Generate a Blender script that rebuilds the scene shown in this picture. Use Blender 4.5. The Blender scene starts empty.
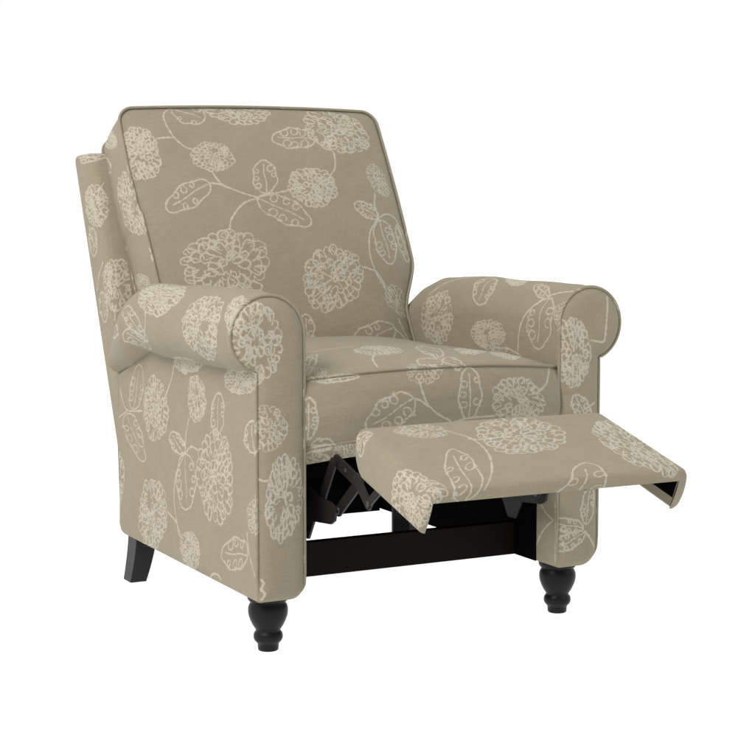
import bpy, bmesh, math, random
import numpy as np
from mathutils import Vector, Matrix
from mathutils.geometry import delaunay_2d_cdt

WORLD_L = 1.0
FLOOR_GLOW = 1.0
LAMPS = [("softbox_key", (-2.9, -1.2, 3.5), (0, .3, .4), (1.8, 1.8), 135), ("softbox_fill", (2.4, -2.6, 2.2), (0, .3, .4), (1.8, 1.8), 22)]
scene = bpy.context.scene
C = scene.collection
PI = math.pi
BASE = Vector((0.0, 0.35, 0.0))          # where the chair's Empty stands on the floor

# ------------------------------------------------------------------ fabric sheets
# Every upholstered panel is cut from its own sheet of one printed cloth; sizes in metres.
S = 2.80
RES = 4096
PPM = RES / S
SHEETS = {
    'arm_l':  (0.01, 0.01, 0.74, 1.20), 'arm_r': (0.76, 0.01, 1.49, 1.20),
    'seat':   (1.51, 0.01, 2.05, 1.00), 'front_l': (2.07, 0.01, 2.24, 0.56),
    'front_r': (2.26, 0.01, 2.43, 0.56), 'footrest': (1.51, 1.02, 2.31, 1.36),
    'pillow': (0.01, 1.22, 0.66, 1.88), 'band': (0.01, 1.90, 2.50, 2.04),
    'frame_side': (0.68, 1.22, 1.20, 1.89), 'frame_back': (0.01, 2.06, 0.69, 2.79),
}
MOTIFS = [   # the print as it lies on each sheet, metres: F bloom (centre, two half axes), L leaf (base, tip, half width), S stem
    ('F', 'pillow', 0.0550, 0.4899, 0.0399, -0.0013, -0.0038, -0.0608, 1),
    ('F', 'band', 1.1614, 0.0850, 0.0278, -0.0471, 0.0276, -0.0037, 2),
    ('L', 'band', 1.1805, 0.1322, 1.2250, 0.1166, -0.0130, 0.0276, 3),
    ('F', 'band', 1.3419, 0.0400, 0.0358, -0.0521, 0.0682, 0.0082, 4),
    ('L', 'pillow', 0.1507, 0.6048, 0.2131, 0.5720, -0.0164, -0.0287, 5),
    ('S', 'pillow', [(0.1614, 0.6133), (0.1288, 0.5883), (0.1218, 0.5607), (0.1285, 0.5225), (0.1458, 0.4975), (0.1649, 0.4876)]),
    ('S', 'pillow', [(0.0903, 0.5178), (0.1078, 0.5193), (0.1275, 0.5185)]),
    ('F', 'pillow', 0.2026, 0.4720, 0.0430, -0.0074, -0.0160, -0.0369, 8),
    ('S', 'pillow', [(0.1913, 0.4358), (0.2056, 0.4060), (0.2399, 0.3861), (0.2757, 0.3729)]),
    ('L', 'pillow', 0.1801, 0.4087, 0.0809, 0.3598, -0.0071, 0.0242, 10),
    ('S', 'pillow', [(0.1809, 0.4096), (0.1993, 0.4063), (0.2125, 0.3987)]),
    ('S', 'pillow', [(0.2754, 0.3717), (0.2393, 0.3579), (0.2076, 0.3268), (0.1965, 0.3007)]),
    ('F', 'pillow', 0.1761, 0.2273, 0.0879, -0.0070, -0.0165, -0.0784, 13),
    ('F', 'pillow', 0.2956, 0.6037, 0.0731, -0.0050, -0.0166, -0.0469, 14),
    ('L', 'pillow', 0.4452, 0.5143, 0.3462, 0.5187, 0.0098, 0.0274, 15),
    ('F', 'pillow', 0.5077, 0.5429, 0.0620, -0.0390, -0.0420, -0.0499, 16),
    ('S', 'pillow', [(0.4455, 0.5144), (0.4589, 0.4933), (0.4772, 0.4833), (0.4717, 0.4461), (0.4546, 0.4246)]),
    ('F', 'pillow', 0.4090, 0.3987, 0.0492, -0.0178, -0.0281, -0.0417, 18),
    ('L', 'pillow', 0.2991, 0.3837, 0.3095, 0.4623, 0.0278, 0.0034, 19),
    ('S', 'pillow', [(0.3619, 0.3937), (0.3307, 0.3865), (0.2783, 0.3741)]),
    ('L', 'pillow', 0.2764, 0.3716, 0.3833, 0.3125, -0.0186, -0.0254, 21),
    ('F', 'pillow', 0.5778, 0.4266, 0.0111, -0.0368, 0.0234, 0.0133, 22),
    ('S', 'pillow', [(0.5591, 0.3905), (0.5511, 0.3661), (0.5513, 0.3355)]),
    ('L', 'pillow', 0.5506, 0.3337, 0.5009, 0.3646, 0.0126, 0.0138, 24),
    ('S', 'pillow', [(0.5503, 0.3319), (0.5191, 0.2952), (0.5061, 0.2465), (0.5131, 0.2056), (0.5293, 0.1701)]),
    ('S', 'pillow', [(0.5503, 0.3319), (0.5784, 0.3457), (0.6002, 0.3348), (0.6050, 0.2982), (0.6141, 0.2453)]),
    ('L', 'pillow', 0.5533, 0.3283, 0.5563, 0.2281, -0.0280, -0.0089, 27),
    ('L', 'pillow', 0.5997, 0.3231, 0.6048, 0.2380, -0.0134, -0.0055, 28),
    ('F', 'pillow', 0.4060, 0.1923, 0.0658, -0.0117, -0.0248, -0.0713, 29),
    ('S', 'pillow', [(0.4862, 0.2173), (0.5146, 0.2065), (0.5309, 0.1767)]),
    ('F', 'pillow', 0.5532, 0.1484, 0.0101, -0.0338, 0.0278, 0.0100, 31),
    ('S', 'pillow', [(0.5446, 0.1070), (0.5513, 0.0807), (0.5584, 0.0593)]),
    ('L', 'pillow', 0.5273, 0.0862, 0.4183, 0.0444, -0.0118, 0.0244, 33),
    ('S', 'pillow', [(0.5272, 0.0825), (0.5426, 0.0708), (0.5543, 0.0545)]),
    ('L', 'pillow', 0.3251, 0.0616, 0.3304, 0.1179, 0.0166, -0.0002, 35),
    ('F', 'seat', 0.2411, 0.5451, 0.0353, -0.0214, -0.0406, -0.0780, 36),
    ('S', 'seat', [(0.1977, 0.4771), (0.1726, 0.4335), (0.1578, 0.3870)]),
    ('F', 'seat', 0.0536, 0.4096, 0.0144, -0.0128, -0.0126, -0.0267, 38),
    ('L', 'seat', 0.0447, 0.3803, 0.1144, 0.3673, -0.0008, -0.0062, 39),
    ('S', 'seat', [(0.1379, 0.6116), (0.1823, 0.6206), (0.2342, 0.6267)]),
    ('L', 'seat', 0.0365, 0.4171, 0.1245, 0.5591, -0.0058, -0.0297, 41),
    ('L', 'seat', 0.2422, 0.4023, 0.2840, 0.3852, -0.0147, -0.0260, 42),
    ('L', 'seat', 0.2938, 0.4027, 0.3093, 0.3630, -0.0160, -0.0233, 43),
    ('L', 'seat', 0.3365, 0.5763, 0.3164, 0.4417, -0.0406, -0.0695, 44),
    ('F', 'seat', 0.2346, 0.3593, 0.0342, -0.0026, -0.0098, -0.0266, 45),
    ('S', 'seat', [(0.2199, 0.3380), (0.2238, 0.3205), (0.2327, 0.2990), (0.2553, 0.2787), (0.2817, 0.2648)]),
    ('L', 'seat', 0.2063, 0.3125, 0.1243, 0.2752, -0.0163, 0.0253, 47),
    ('S', 'seat', [(0.2068, 0.3124), (0.2200, 0.3056), (0.2339, 0.2954)]),
    ('L', 'seat', 0.3160, 0.2682, 0.3225, 0.3597, 0.0225, -0.0002, 49),
    ('S', 'seat', [(0.2882, 0.2626), (0.3193, 0.2695), (0.3716, 0.2750)]),
    ('F', 'seat', 0.4206, 0.3059, 0.0566, 0.0082, 0.0024, -0.0448, 51),
    ('S', 'seat', [(0.4659, 0.3317), (0.4873, 0.3511), (0.5030, 0.3872)]),
    ('F', 'seat', 0.4602, 0.4645, 0.0229, -0.0174, -0.0385, -0.0589, 53),
    ('F', 'seat', 0.4165, 0.5180, 0.0271, -0.0139, -0.0538, -0.0866, 54),
    ('L', 'seat', 0.0246, 0.2884, 0.0262, 0.3594, 0.0146, -0.0064, 55),
    ('L', 'seat', 0.0343, 0.2736, 0.0699, 0.2634, 0.0026, -0.0129, 56),
    ('F', 'seat', 0.1002, 0.2202, 0.0227, -0.0035, 0.0154, -0.0398, 57),
    ('L', 'seat', 0.0251, 0.2575, 0.0791, 0.2103, -0.0010, -0.0160, 58),
    ('F', 'footrest', 0.1836, 0.0481, 0.0382, 0.0125, -0.0167, 0.0292, 59),
    ('S', 'footrest', [(0.2251, 0.0545), (0.2396, 0.0744), (0.2502, 0.0946), (0.2501, 0.1270), (0.2407, 0.1658), (0.2143, 0.2229), (0.1728, 0.2826)]),
    ('S', 'footrest', [(0.2436, 0.0935), (0.2617, 0.0998), (0.2936, 0.0980)]),
    ('L', 'footrest', 0.1012, 0.0370, 0.0567, 0.0389, -0.0031, -0.0139, 62),
    ('F', 'footrest', 0.0628, 0.2345, 0.0326, 0.0706, -0.0383, 0.0304, 63),
    ('L', 'footrest', 0.1438, 0.3086, 0.1904, 0.1334, 0.0325, -0.0207, 64),
    ('F', 'footrest', 0.3377, 0.0924, 0.0536, 0.0411, -0.0555, 0.0721, 65),
    ('F', 'footrest', 0.4983, 0.1727, 0.0078, 0.1096, -0.0481, 0.0314, 66),
    ('L', 'footrest', 0.3036, 0.4011, 0.3738, 0.2249, 0.0402, -0.0042, 67),
    ('L', 'arm_r', 0.2967, 0.5395, 0.2865, 0.4743, 0.0368, 0.0067, 68),
    ('S', 'arm_r', [(0.4914, 0.4869), (0.4479, 0.5192), (0.3834, 0.5407), (0.3217, 0.5475)]),
    ('F', 'arm_r', 0.2390, 0.5494, -0.0389, 0.0002, -0.0443, -0.0268, 70),
    ('F', 'arm_r', 0.4424, 0.4415, -0.0607, 0.0107, -0.0157, -0.0542, 71),
    ('F', 'arm_r', 0.2441, 0.4199, -0.0623, 0.0041, -0.0003, -0.0287, 72),
    ('L', 'arm_r', 0.2284, 0.3904, 0.1257, 0.3832, 0.0046, -0.0094, 73),
    ('L', 'arm_r', 0.0633, 0.5025, 0.1373, 0.5288, -0.0013, 0.0118, 74),
    ('S', 'arm_r', [(0.0737, 0.5016), (0.1033, 0.4756), (0.1305, 0.4404), (0.1377, 0.3953)]),
    ('S', 'arm_r', [(0.0635, 0.5051), (0.0253, 0.5174), (-0.0032, 0.5295)]),
    ('L', 'arm_r', 0.0569, 0.5004, 0.0698, 0.4040, 0.0396, 0.0008, 77),
    ('F', 'arm_r', -0.0057, 0.4673, -0.0277, 0.0023, -0.0093, -0.0253, 78),
    ('F', 'front_r', 0.0664, 0.4083, 0.0351, -0.0010, 0.0006, -0.0645, 79),
    ('S', 'front_r', [(0.1402, 0.5047), (0.1368, 0.4600), (0.1342, 0.4311), (0.1279, 0.4241), (0.1035, 0.4287)]),
    ('S', 'front_r', [(0.0897, 0.3040), (0.1128, 0.3143)]),
    ('L', 'front_r', 0.0970, 0.0949, 0.1081, 0.1634, 0.0140, -0.0028, 82),
    ('L', 'front_r', 0.0911, 0.0885, 0.0318, 0.1009, 0.0019, 0.0125, 83),
    ('L', 'front_r', 0.0935, 0.0791, 0.0340, 0.0515, -0.0072, 0.0125, 84),
    ('S', 'front_r', [(0.0950, 0.0822), (0.1066, 0.0682), (0.1179, 0.0500)]),
    ('S', 'arm_r', [(0.0610, 0.1273), (0.0374, 0.1070), (0.0143, 0.0979)]),
    ('S', 'arm_r', [(0.0123, 0.0982), (0.0402, 0.0788), (0.0598, 0.0569), (0.0729, 0.0322)]),
    ('S', 'arm_r', [(0.0084, 0.1300), (0.0054, 0.0719), (0.0064, 0.0204)]),
    ('L', 'front_r', 0.0700, 0.3313, 0.0989, 0.2754, -0.0159, -0.0049, 89),
    ('F', 'arm_l', 0.3703, 0.6132, -0.0632, -0.0252, -0.1004, 0.0310, 90),
    ('S', 'arm_l', [(0.3922, 0.6466), (0.3839, 0.6716), (0.4097, 0.6998)]),
    ('L', 'arm_l', 0.3966, 0.7016, 0.5144, 0.6411, -0.0297, -0.0062, 92),
    ('L', 'arm_l', 0.4182, 0.7208, 0.5211, 0.6863, -0.0356, -0.0110, 93),
    ('L', 'arm_l', 0.5903, 0.6744, 0.5666, 0.6580, -0.0322, 0.0118, 94),
    ('F', 'arm_l', 0.1246, 0.6583, -0.0867, 0.0012, 0.0015, 0.0529, 95),
    ('F', 'arm_l', -0.0074, 0.6362, -0.0228, -0.0142, -0.0519, 0.0402, 96),
    ('F', 'front_l', 0.0374, 0.4473, 0.0455, -0.0078, -0.0064, -0.0648, 97),
    ('F', 'arm_l', 0.0649, 0.7637, -0.0709, -0.0066, -0.0011, 0.0266, 98),
    ('F', 'front_l', 0.0599, 0.3075, 0.0309, -0.0011, 0.0032, -0.0396, 99),
    ('L', 'arm_l', 0.0103, 0.8806, 0.0169, 0.8284, -0.0300, -0.0044, 100),
    ('F', 'front_l', 0.0885, 0.1902, 0.0348, -0.0080, -0.0058, -0.0693, 101),
    ('S', 'front_l', [(0.0416, 0.2244), (0.0523, 0.2207), (0.0636, 0.2220)]),
    ('S', 'front_l', [(0.0472, 0.0563), (0.0512, 0.0498), (0.0471, 0.0413), (0.0526, 0.0331), (0.0483, 0.0230)]),
    ('L', 'arm_l', 0.6003, 0.8528, 0.5623, 0.7586, -0.0376, 0.0079, 104),
    ('F', 'arm_l', 0.4666, 0.8538, -0.0702, -0.0038, -0.0008, 0.0583, 105),
    ('S', 'arm_l', [(0.4054, 0.8238), (0.3771, 0.7873), (0.3664, 0.7562)]),
    ('F', 'arm_l', 0.3005, 0.7517, -0.0600, 0.0029, 0.0323, 0.0243, 107),
    ('S', 'arm_l', [(0.6847, 0.7867), (0.6702, 0.8164), (0.6368, 0.8511), (0.5441, 0.8597)]),
    ('S', 'arm_l', [(0.6369, 0.8536), (0.6892, 0.8659)]),
    ('L', 'arm_l', 0.6405, 0.8600, 0.5356, 0.9642, 0.0466, 0.0073, 110),
    ('F', 'arm_l', 0.2627, 0.8170, -0.0456, -0.0028, -0.0023, 0.0406, 111),
    ('S', 'arm_l', [(0.2966, 0.8545), (0.3096, 0.8857), (0.3133, 0.9214)]),
    ('L', 'arm_l', 0.3233, 0.9222, 0.3809, 0.8897, -0.0295, -0.0090, 113),
    ('L', 'arm_l', 0.1713, 0.8701, 0.1620, 0.7965, -0.0283, -0.0025, 114),
    ('S', 'arm_l', [(0.3133, 0.9214), (0.2851, 0.9046), (0.2542, 0.9067)]),
    ('F', 'arm_l', 0.1764, 0.9420, -0.0888, -0.0092, -0.0027, 0.0780, 116),
    ('L', 'arm_l', 0.3131, 0.9213, 0.3127, 1.0231, 0.0448, 0.0067, 117),
    ('S', 'arm_l', [(0.3181, 0.9238), (0.3585, 0.9658), (0.3704, 1.0138), (0.3519, 1.0758)]),
    ('S', 'arm_l', [(0.4106, 1.0408), (0.3639, 1.0536), (0.3425, 1.0797)]),
    ('F', 'arm_l', 0.4968, 1.0627, -0.0841, -0.0101, 0.0068, 0.0706, 120),
    ('F', 'arm_l', 0.2977, 1.0956, -0.0493, -0.0036, 0.0019, 0.0369, 121),
    ('L', 'arm_l', 0.0413, 1.0577, 0.1541, 1.0715, -0.0126, -0.0296, 122),
    ('F', 'arm_l', 0.0043, 0.9857, -0.0372, -0.0061, 0.0006, 0.0301, 123),
    ('S', 'arm_l', [(0.0433, 1.0207), (0.0351, 1.0513), (0.0104, 1.0869)]),
    ('S', 'arm_l', [(0.2086, 1.1276), (0.1949, 1.1178), (0.1745, 1.1157), (0.1630, 1.1224)]),
    ('F', 'arm_l', 0.7186, 1.0350, -0.0574, -0.0132, 0.0014, 0.0710, 126),
    ('L', 'frame_side', 0.3264, 0.6515, 0.2322, 0.6609, -0.0046, -0.0082, 127),
    ('S', 'frame_side', [(0.3450, 0.6587), (0.2736, 0.6591), (0.2413, 0.6549)]),
    ('F', 'frame_side', 0.2450, 0.5583, -0.0554, -0.0041, -0.0120, -0.0430, 129),
    ('S', 'frame_side', [(0.2297, 0.5868), (0.2189, 0.6053)]),
    ('S', 'frame_side', [(0.2763, 0.5150), (0.2640, 0.4966), (0.2421, 0.4764)]),
    ('L', 'frame_side', 0.2566, 0.5131, 0.2465, 0.4558, 0.0262, -0.0011, 132),
    ('F', 'frame_side', 0.1310, 0.4020, -0.0562, -0.0033, -0.0090, -0.0516, 133),
    ('L', 'frame_side', 0.1983, 0.3838, 0.1821, 0.3235, 0.0254, -0.0021, 134),
    ('S', 'frame_side', [(0.1889, 0.4451), (0.2159, 0.4178), (0.2305, 0.3844)]),
    ('S', 'frame_side', [(0.1275, 0.3525), (0.1266, 0.3306)]),
    ('F', 'band', 1.4911, 0.0856, 0.0206, -0.0366, 0.0127, 0.0101, 137),
    ('F', 'frame_back', 0.120, 0.140, 0.055, 0.004, -0.004, 0.052, 300),
    ('F', 'frame_back', 0.360, 0.100, 0.045, 0.004, -0.004, 0.043, 301),
    ('F', 'frame_back', 0.560, 0.200, 0.060, 0.004, -0.004, 0.057, 302),
    ('F', 'frame_back', 0.200, 0.360, 0.070, 0.004, -0.004, 0.067, 303),
    ('F', 'frame_back', 0.450, 0.400, 0.050, 0.004, -0.004, 0.048, 304),
    ('F', 'frame_back', 0.100, 0.580, 0.050, 0.004, -0.004, 0.048, 305),
    ('F', 'frame_back', 0.330, 0.600, 0.060, 0.004, -0.004, 0.057, 306),
    ('F', 'frame_back', 0.570, 0.580, 0.055, 0.004, -0.004, 0.052, 307),
    ('L', 'frame_back', 0.240, 0.220, 0.310, 0.270, -0.018, 0.020, 358),
    ('L', 'frame_back', 0.240, 0.220, 0.220, 0.130, 0.022, 0.000, 359),
    ('L', 'frame_back', 0.400, 0.250, 0.460, 0.310, -0.015, 0.018, 360),
    ('L', 'frame_back', 0.460, 0.520, 0.520, 0.470, 0.015, 0.018, 361),
    ('L', 'frame_back', 0.220, 0.500, 0.160, 0.470, 0.010, -0.020, 362),
    ('L', 'frame_back', 0.450, 0.680, 0.500, 0.700, -0.008, 0.018, 363),
    ('S', 'frame_back', [(0.200, 0.290), (0.220, 0.250), (0.240, 0.220), (0.300, 0.200), (0.400, 0.250), (0.450, 0.350)]),
    ('S', 'frame_back', [(0.330, 0.540), (0.280, 0.500), (0.220, 0.500), (0.150, 0.540)]),
    ('S', 'frame_back', [(0.360, 0.145), (0.370, 0.200), (0.400, 0.250)]),
    ('S', 'frame_back', [(0.450, 0.450), (0.460, 0.520), (0.500, 0.550)]),
    ('S', 'frame_back', [(0.390, 0.630), (0.450, 0.680), (0.550, 0.630)]),
    ('F', 'arm_r', 0.120, 0.860, 0.045, 0.004, -0.004, 0.043, 400),
    ('F', 'arm_r', 0.320, 0.800, 0.055, 0.004, -0.004, 0.052, 401),
    ('F', 'arm_r', 0.550, 0.880, 0.050, 0.004, -0.004, 0.048, 402),
    ('F', 'arm_r', 0.180, 1.040, 0.050, 0.004, -0.004, 0.048, 403),
    ('F', 'arm_r', 0.420, 1.020, 0.060, 0.004, -0.004, 0.057, 404),
    ('F', 'arm_r', 0.620, 1.060, 0.045, 0.004, -0.004, 0.043, 405),
    ('F', 'arm_r', 0.200, 0.670, 0.040, 0.004, -0.004, 0.038, 406),
    ('F', 'arm_r', 0.450, 0.660, 0.045, 0.004, -0.004, 0.043, 407),
    ('L', 'arm_r', 0.220, 0.920, 0.280, 0.960, -0.012, 0.017, 477),
    ('L', 'arm_r', 0.220, 0.920, 0.250, 0.870, 0.015, 0.010, 478),
    ('L', 'arm_r', 0.500, 0.970, 0.560, 0.990, -0.007, 0.018, 479),
    ('L', 'arm_r', 0.400, 0.900, 0.450, 0.930, -0.011, 0.016, 480),
    ('S', 'arm_r', [(0.160, 0.880), (0.190, 0.900), (0.220, 0.920), (0.200, 0.980)]),
    ('S', 'arm_r', [(0.320, 0.860), (0.350, 0.900), (0.400, 0.900), (0.500, 0.890)]),
    ('S', 'arm_r', [(0.480, 1.000), (0.500, 0.970), (0.540, 0.930)]),
    ('F', 'band', 0.080, 0.070, 0.035, 0.004, -0.004, 0.045, 500),
    ('F', 'band', 0.220, 0.070, 0.035, 0.004, -0.004, 0.045, 501),
    ('F', 'band', 0.380, 0.070, 0.035, 0.004, -0.004, 0.045, 502),
    ('F', 'band', 0.520, 0.070, 0.035, 0.004, -0.004, 0.045, 503),
    ('F', 'band', 0.720, 0.070, 0.035, 0.004, -0.004, 0.045, 504),
    ('F', 'band', 0.900, 0.070, 0.035, 0.004, -0.004, 0.045, 505),
    ('F', 'band', 1.050, 0.070, 0.035, 0.004, -0.004, 0.045, 506),
]

def catmull(pts, n=8, closed=False):
    P = [np.array(p, float) for p in pts]
    if closed:
        P = [P[-1]] + P + [P[0], P[1]]
    else:
        P = [2 * P[0] - P[1]] + P + [2 * P[-1] - P[-2]]
    out = []
    for i in range(1, len(P) - 2):
        a, b, c, d = P[i - 1:i + 3]
        for k in range(n):
            t = k / n
            out.append(0.5 * (2 * b + (c - a) * t + (2 * a - 5 * b + 4 * c - d) * t * t + (3 * b - a - 3 * c + d) * t ** 3))
    out.append(P[-2])
    return np.array(out)

class Cloth:
    """A distance map of the printed line drawing, in metres."""
    def __init__(self):
        self.D = np.full((RES, RES), 1.0, np.float32)
    def line(self, sheet, pts, w):
        x0, y0, x1, y1 = SHEETS[sheet]
        lo = (int(x0 * PPM) - 4, int(y0 * PPM) - 4); hi = (int(x1 * PPM) + 4, int(y1 * PPM) + 4)
        pts = np.asarray(pts, float) + (x0, y0)
        m = 0.006
        for k, (a, b) in enumerate(zip(pts[:-1], pts[1:])):
            if abs(a[0]) > 9 or abs(b[0]) > 9: continue
            ix0 = max(lo[0], int((min(a[0], b[0]) - m) * PPM)); ix1 = min(hi[0], int((max(a[0], b[0]) + m) * PPM) + 1)
            iy0 = max(lo[1], int((min(a[1], b[1]) - m) * PPM)); iy1 = min(hi[1], int((max(a[1], b[1]) + m) * PPM) + 1)
            if ix1 <= ix0 or iy1 <= iy0: continue
            X = (np.arange(ix0, ix1) + .5) / PPM; Y = (np.arange(iy0, iy1) + .5) / PPM
            d = b - a; L = d @ d + 1e-12
            gx = X[None, :] - a[0]; gy = Y[:, None] - a[1]
            t = np.clip((gx * d[0] + gy * d[1]) / L, 0, 1)
            ww = w * (1 + .22 * math.sin(a[0] * 631 + a[1] * 457) + .15 * math.sin(a[0] * 1733 - a[1] * 1291))
            dist = np.sqrt((gx - t * d[0]) ** 2 + (gy - t * d[1]) ** 2) - ww
            v = self.D[iy0:iy1, ix0:ix1]
            np.minimum(v, dist, out=v)
    def flower(self, sheet, c, a, b, seed, dense=1.0, w=0.00130):
        rng = random.Random(seed)
        c = np.array(c); a = np.array(a); b = np.array(b)
        size = (np.linalg.norm(a) + np.linalg.norm(b)) / 2
        def P(r, th): return c + a * (r * math.cos(th)) + b * (r * math.sin(th))
        pet = max(.0108, size * .245) * dense                     # petal width in metres
        w *= min(1.22, max(.74, size / .043))
        ph = [rng.uniform(0, 6.3) for _ in range(3)]
        def wave(th): return 1 + .045 * math.sin(2 * th + ph[0]) + .035 * math.sin(3 * th + ph[1]) + .025 * math.sin(5 * th + ph[2])
        def Q(r, th): return P(r * wave(th), th)
        r = 1.0; ring = 0
        while r > .15:
            dr = pet / size
            n = max(3, int(round(2 * PI * (r - dr * .3) * size / (pet * .98))))
            off = rng.random() * 6
            for k in range(n):
                if ring > 0 and rng.random() < .18 + (.18 if r < .45 else 0): continue
                th = off + 2 * PI * (k + rng.uniform(-.2, .2)) / n
                hw = PI / n * rng.uniform(.82, 1.28)
                ro = r * rng.uniform(.94, 1.04) if ring == 0 else r * rng.uniform(.9, 1.08)
                ri = max(ro - dr * rng.uniform(.85, 1.35), .02)
                sk = rng.uniform(-.45, .45) * hw
                q = [Q(ri, th - hw * .55), Q((ri + ro) / 2, th - hw * 1.0), Q(ro - .13 * dr, th - hw * .66 + sk), Q(ro, th + sk),
                     Q(ro - .13 * dr, th + hw * .66 + sk), Q((ri + ro) / 2, th + hw * 1.0), Q(ri, th + hw * .5)]
                u = rng.random()
                if u < .25: q = q[:-1]
                elif u < .4: q = q[1:]
                elif u < .5 and ring > 0: q = q[2:]
                self.line(sheet, catmull(q, 5), w * rng.uniform(.7, 1.2))
                if rng.random() < (.35 if ring == 0 else .30):
                    rm = (ri + ro) / 2; e = .4 * hw
                    q = [Q(rm - .35 * dr, th + e), Q(rm - .05 * dr, th - e * .9), Q(rm + .28 * dr, th + e * .3)]
                    self.line(sheet, catmull(q, 4), w * .8)
            r -= dr * rng.uniform(.74, .92); ring += 1
        for k in range(int(1 + 18 * size) if size > .03 else 0):
            th = rng.random() * 6.3; r = .1 + rng.random() * .6; st = pet / size
            q = [Q(abs(r + st * .35 * j * rng.uniform(-.6, 1)), th + st * .5 / max(r, .2) * j * rng.choice((-1, 1))) for j in range(4)]
            self.line(sheet, catmull(q, 4), w * rng.uniform(.7, 1.15))
    def leaf(self, sheet, base, tip, half, seed, w=0.00142, curls=3):
        rng = random.Random(seed)
        base = np.array(base); tip = np.array(tip); half = np.array(half)
        ax = tip - base
        hwm = np.linalg.norm(half)
        def P(t, s): return base + ax * t + half * s
        bow = rng.uniform(-.12, .12)
        for sd in (-1, 1):
            q = []
            for k in range(13):
                t = (1 - math.cos(PI * k / 12)) / 2
                s = (math.sin(PI * t ** .93)) ** .50 * sd if 0 < t < 1 else 0
                s *= 1 + .09 * math.sin(k * 1.7 + seed) ; s += bow * math.sin(PI * t)
                q.append(P(t + rng.uniform(-.006, .006), s))
            self.line(sheet, catmull(q, 5), w * 1.1)
        q = [P(.0, 0), P(.3, bow + .06), P(.6, bow - .05), P(.86, bow)]
        self.line(sheet, catmull(q, 6), w * .95)
        L = np.linalg.norm(ax)
        rr = min(hwm * .30, L * .092)
        for sd in (-1, 1):
            for k in range(curls):
                t = .2 + .62 * (k + .25 + rng.uniform(-.12, .12) + (.3 if sd > 0 else 0)) / curls
                if rng.random() < .12: continue
                env = (math.sin(PI * t ** .93)) ** .50
                r0 = rr; rr2 = rr * rng.uniform(.65, 1.15); ar = rng.uniform(.7, 1.0)
                c0 = P(t, sd * (env * .90) + bow * math.sin(PI * t))
                ux = ax / L; uy = half / hwm * sd
                ph = rng.uniform(-.6, .6)
                q = [c0 + uy * rr2 * .5 + ux * rr2 * -1.0]
                for j in range(8):
                    an = ph + PI * .55 + j * PI * 1.7 / 7
                    q.append(c0 - uy * rr2 * .85 + ux * rr2 * ar * math.cos(an) + uy * rr2 * math.sin(an))
                self.line(sheet, catmull(q, 3), w * .95)

cloth = Cloth()
for mt in MOTIFS:
    if mt[0] == 'F': cloth.flower(mt[1], mt[2:4], mt[4:6], mt[6:8], mt[8], mt[9] if len(mt) > 9 else 1.0)
    elif mt[0] == 'L': cloth.leaf(mt[1], mt[2:4], mt[4:6], mt[6:8], mt[8])
    elif mt[0] == 'S': cloth.line(mt[1], catmull(mt[2], 8), .0018)

rng = random.Random(8)
for sheet, axis, at, lo_, hi_, pr_ in (('band', 0, .006, 0, 2.3, .22), ('arm_l', 1, .004, 0, 1.15, .28), ('arm_r', 1, .004, 0, 1.15, .22), ('band', 0, .128, 0, 2.3, .2)):
    p = lo_
    while p < hi_:
        L_ = rng.uniform(.004, .022)
        if rng.random() < pr_:
            q = [(p, at), (p + L_, at + rng.uniform(-.002, .002))]
            if axis: q = [(b_, a_) for a_, b_ in q]
            cloth.line(sheet, q, .0018)
        p += L_ + rng.uniform(.002, .02)
img = bpy.data.images.new('printed_cloth', RES, RES, alpha=False, float_buffer=False)
img.colorspace_settings.name = 'Non-Color'
val = np.clip(.5 - cloth.D / .006, 0, 1)
buf = np.empty((RES, RES, 4), np.float32)
buf[..., 0] = val; buf[..., 1] = val; buf[..., 2] = val; buf[..., 3] = 1
img.pixels.foreach_set(buf.ravel()); img.update(); img.pack()
del buf, val, cloth

# ------------------------------------------------------------------ materials
def new_mat(name):
    m = bpy.data.materials.new(name); m.use_nodes = True
    nt = m.node_tree; b = nt.nodes['Principled BSDF']
    return m, nt, b
def node(nt, t, **kw):
    n = nt.nodes.new(t)
    for k, v in kw.items(): setattr(n, k, v)
    return n
def math_node(nt, op, a, b=None, clamp=False):
    n = node(nt, 'ShaderNodeMath', operation=op, use_clamp=clamp)
    for i, v in enumerate((a, b)):
        if v is None: continue
        if hasattr(v, 'links'): nt.links.new(v, n.inputs[i])
        else: n.inputs[i].default_value = v
    return n.outputs[0]
def noise(nt, vec, scale, detail=2.0, rough=.5):
    n = node(nt, 'ShaderNodeTexNoise'); n.inputs['Scale'].default_value = scale
    n.inputs['Detail'].default_value = detail; n.inputs['Roughness'].default_value = rough
    nt.links.new(vec, n.inputs['Vector']); return n.outputs['Fac']
def mapping(nt, vec, sc):
    n = node(nt, 'ShaderNodeMapping'); n.inputs['Scale'].default_value = sc
    nt.links.new(vec, n.inputs['Vector']); return n.outputs[0]
def mix(nt, f, a, b):
    n = node(nt, 'ShaderNodeMix', data_type='RGBA')
    for s, v in ((n.inputs[0], f), (n.inputs[6], a), (n.inputs[7], b)):
        if hasattr(v, 'links'): nt.links.new(v, s)
        elif isinstance(v, tuple): s.default_value = (*v, 1)
        else: s.default_value = v
    return n.outputs[2]

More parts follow.
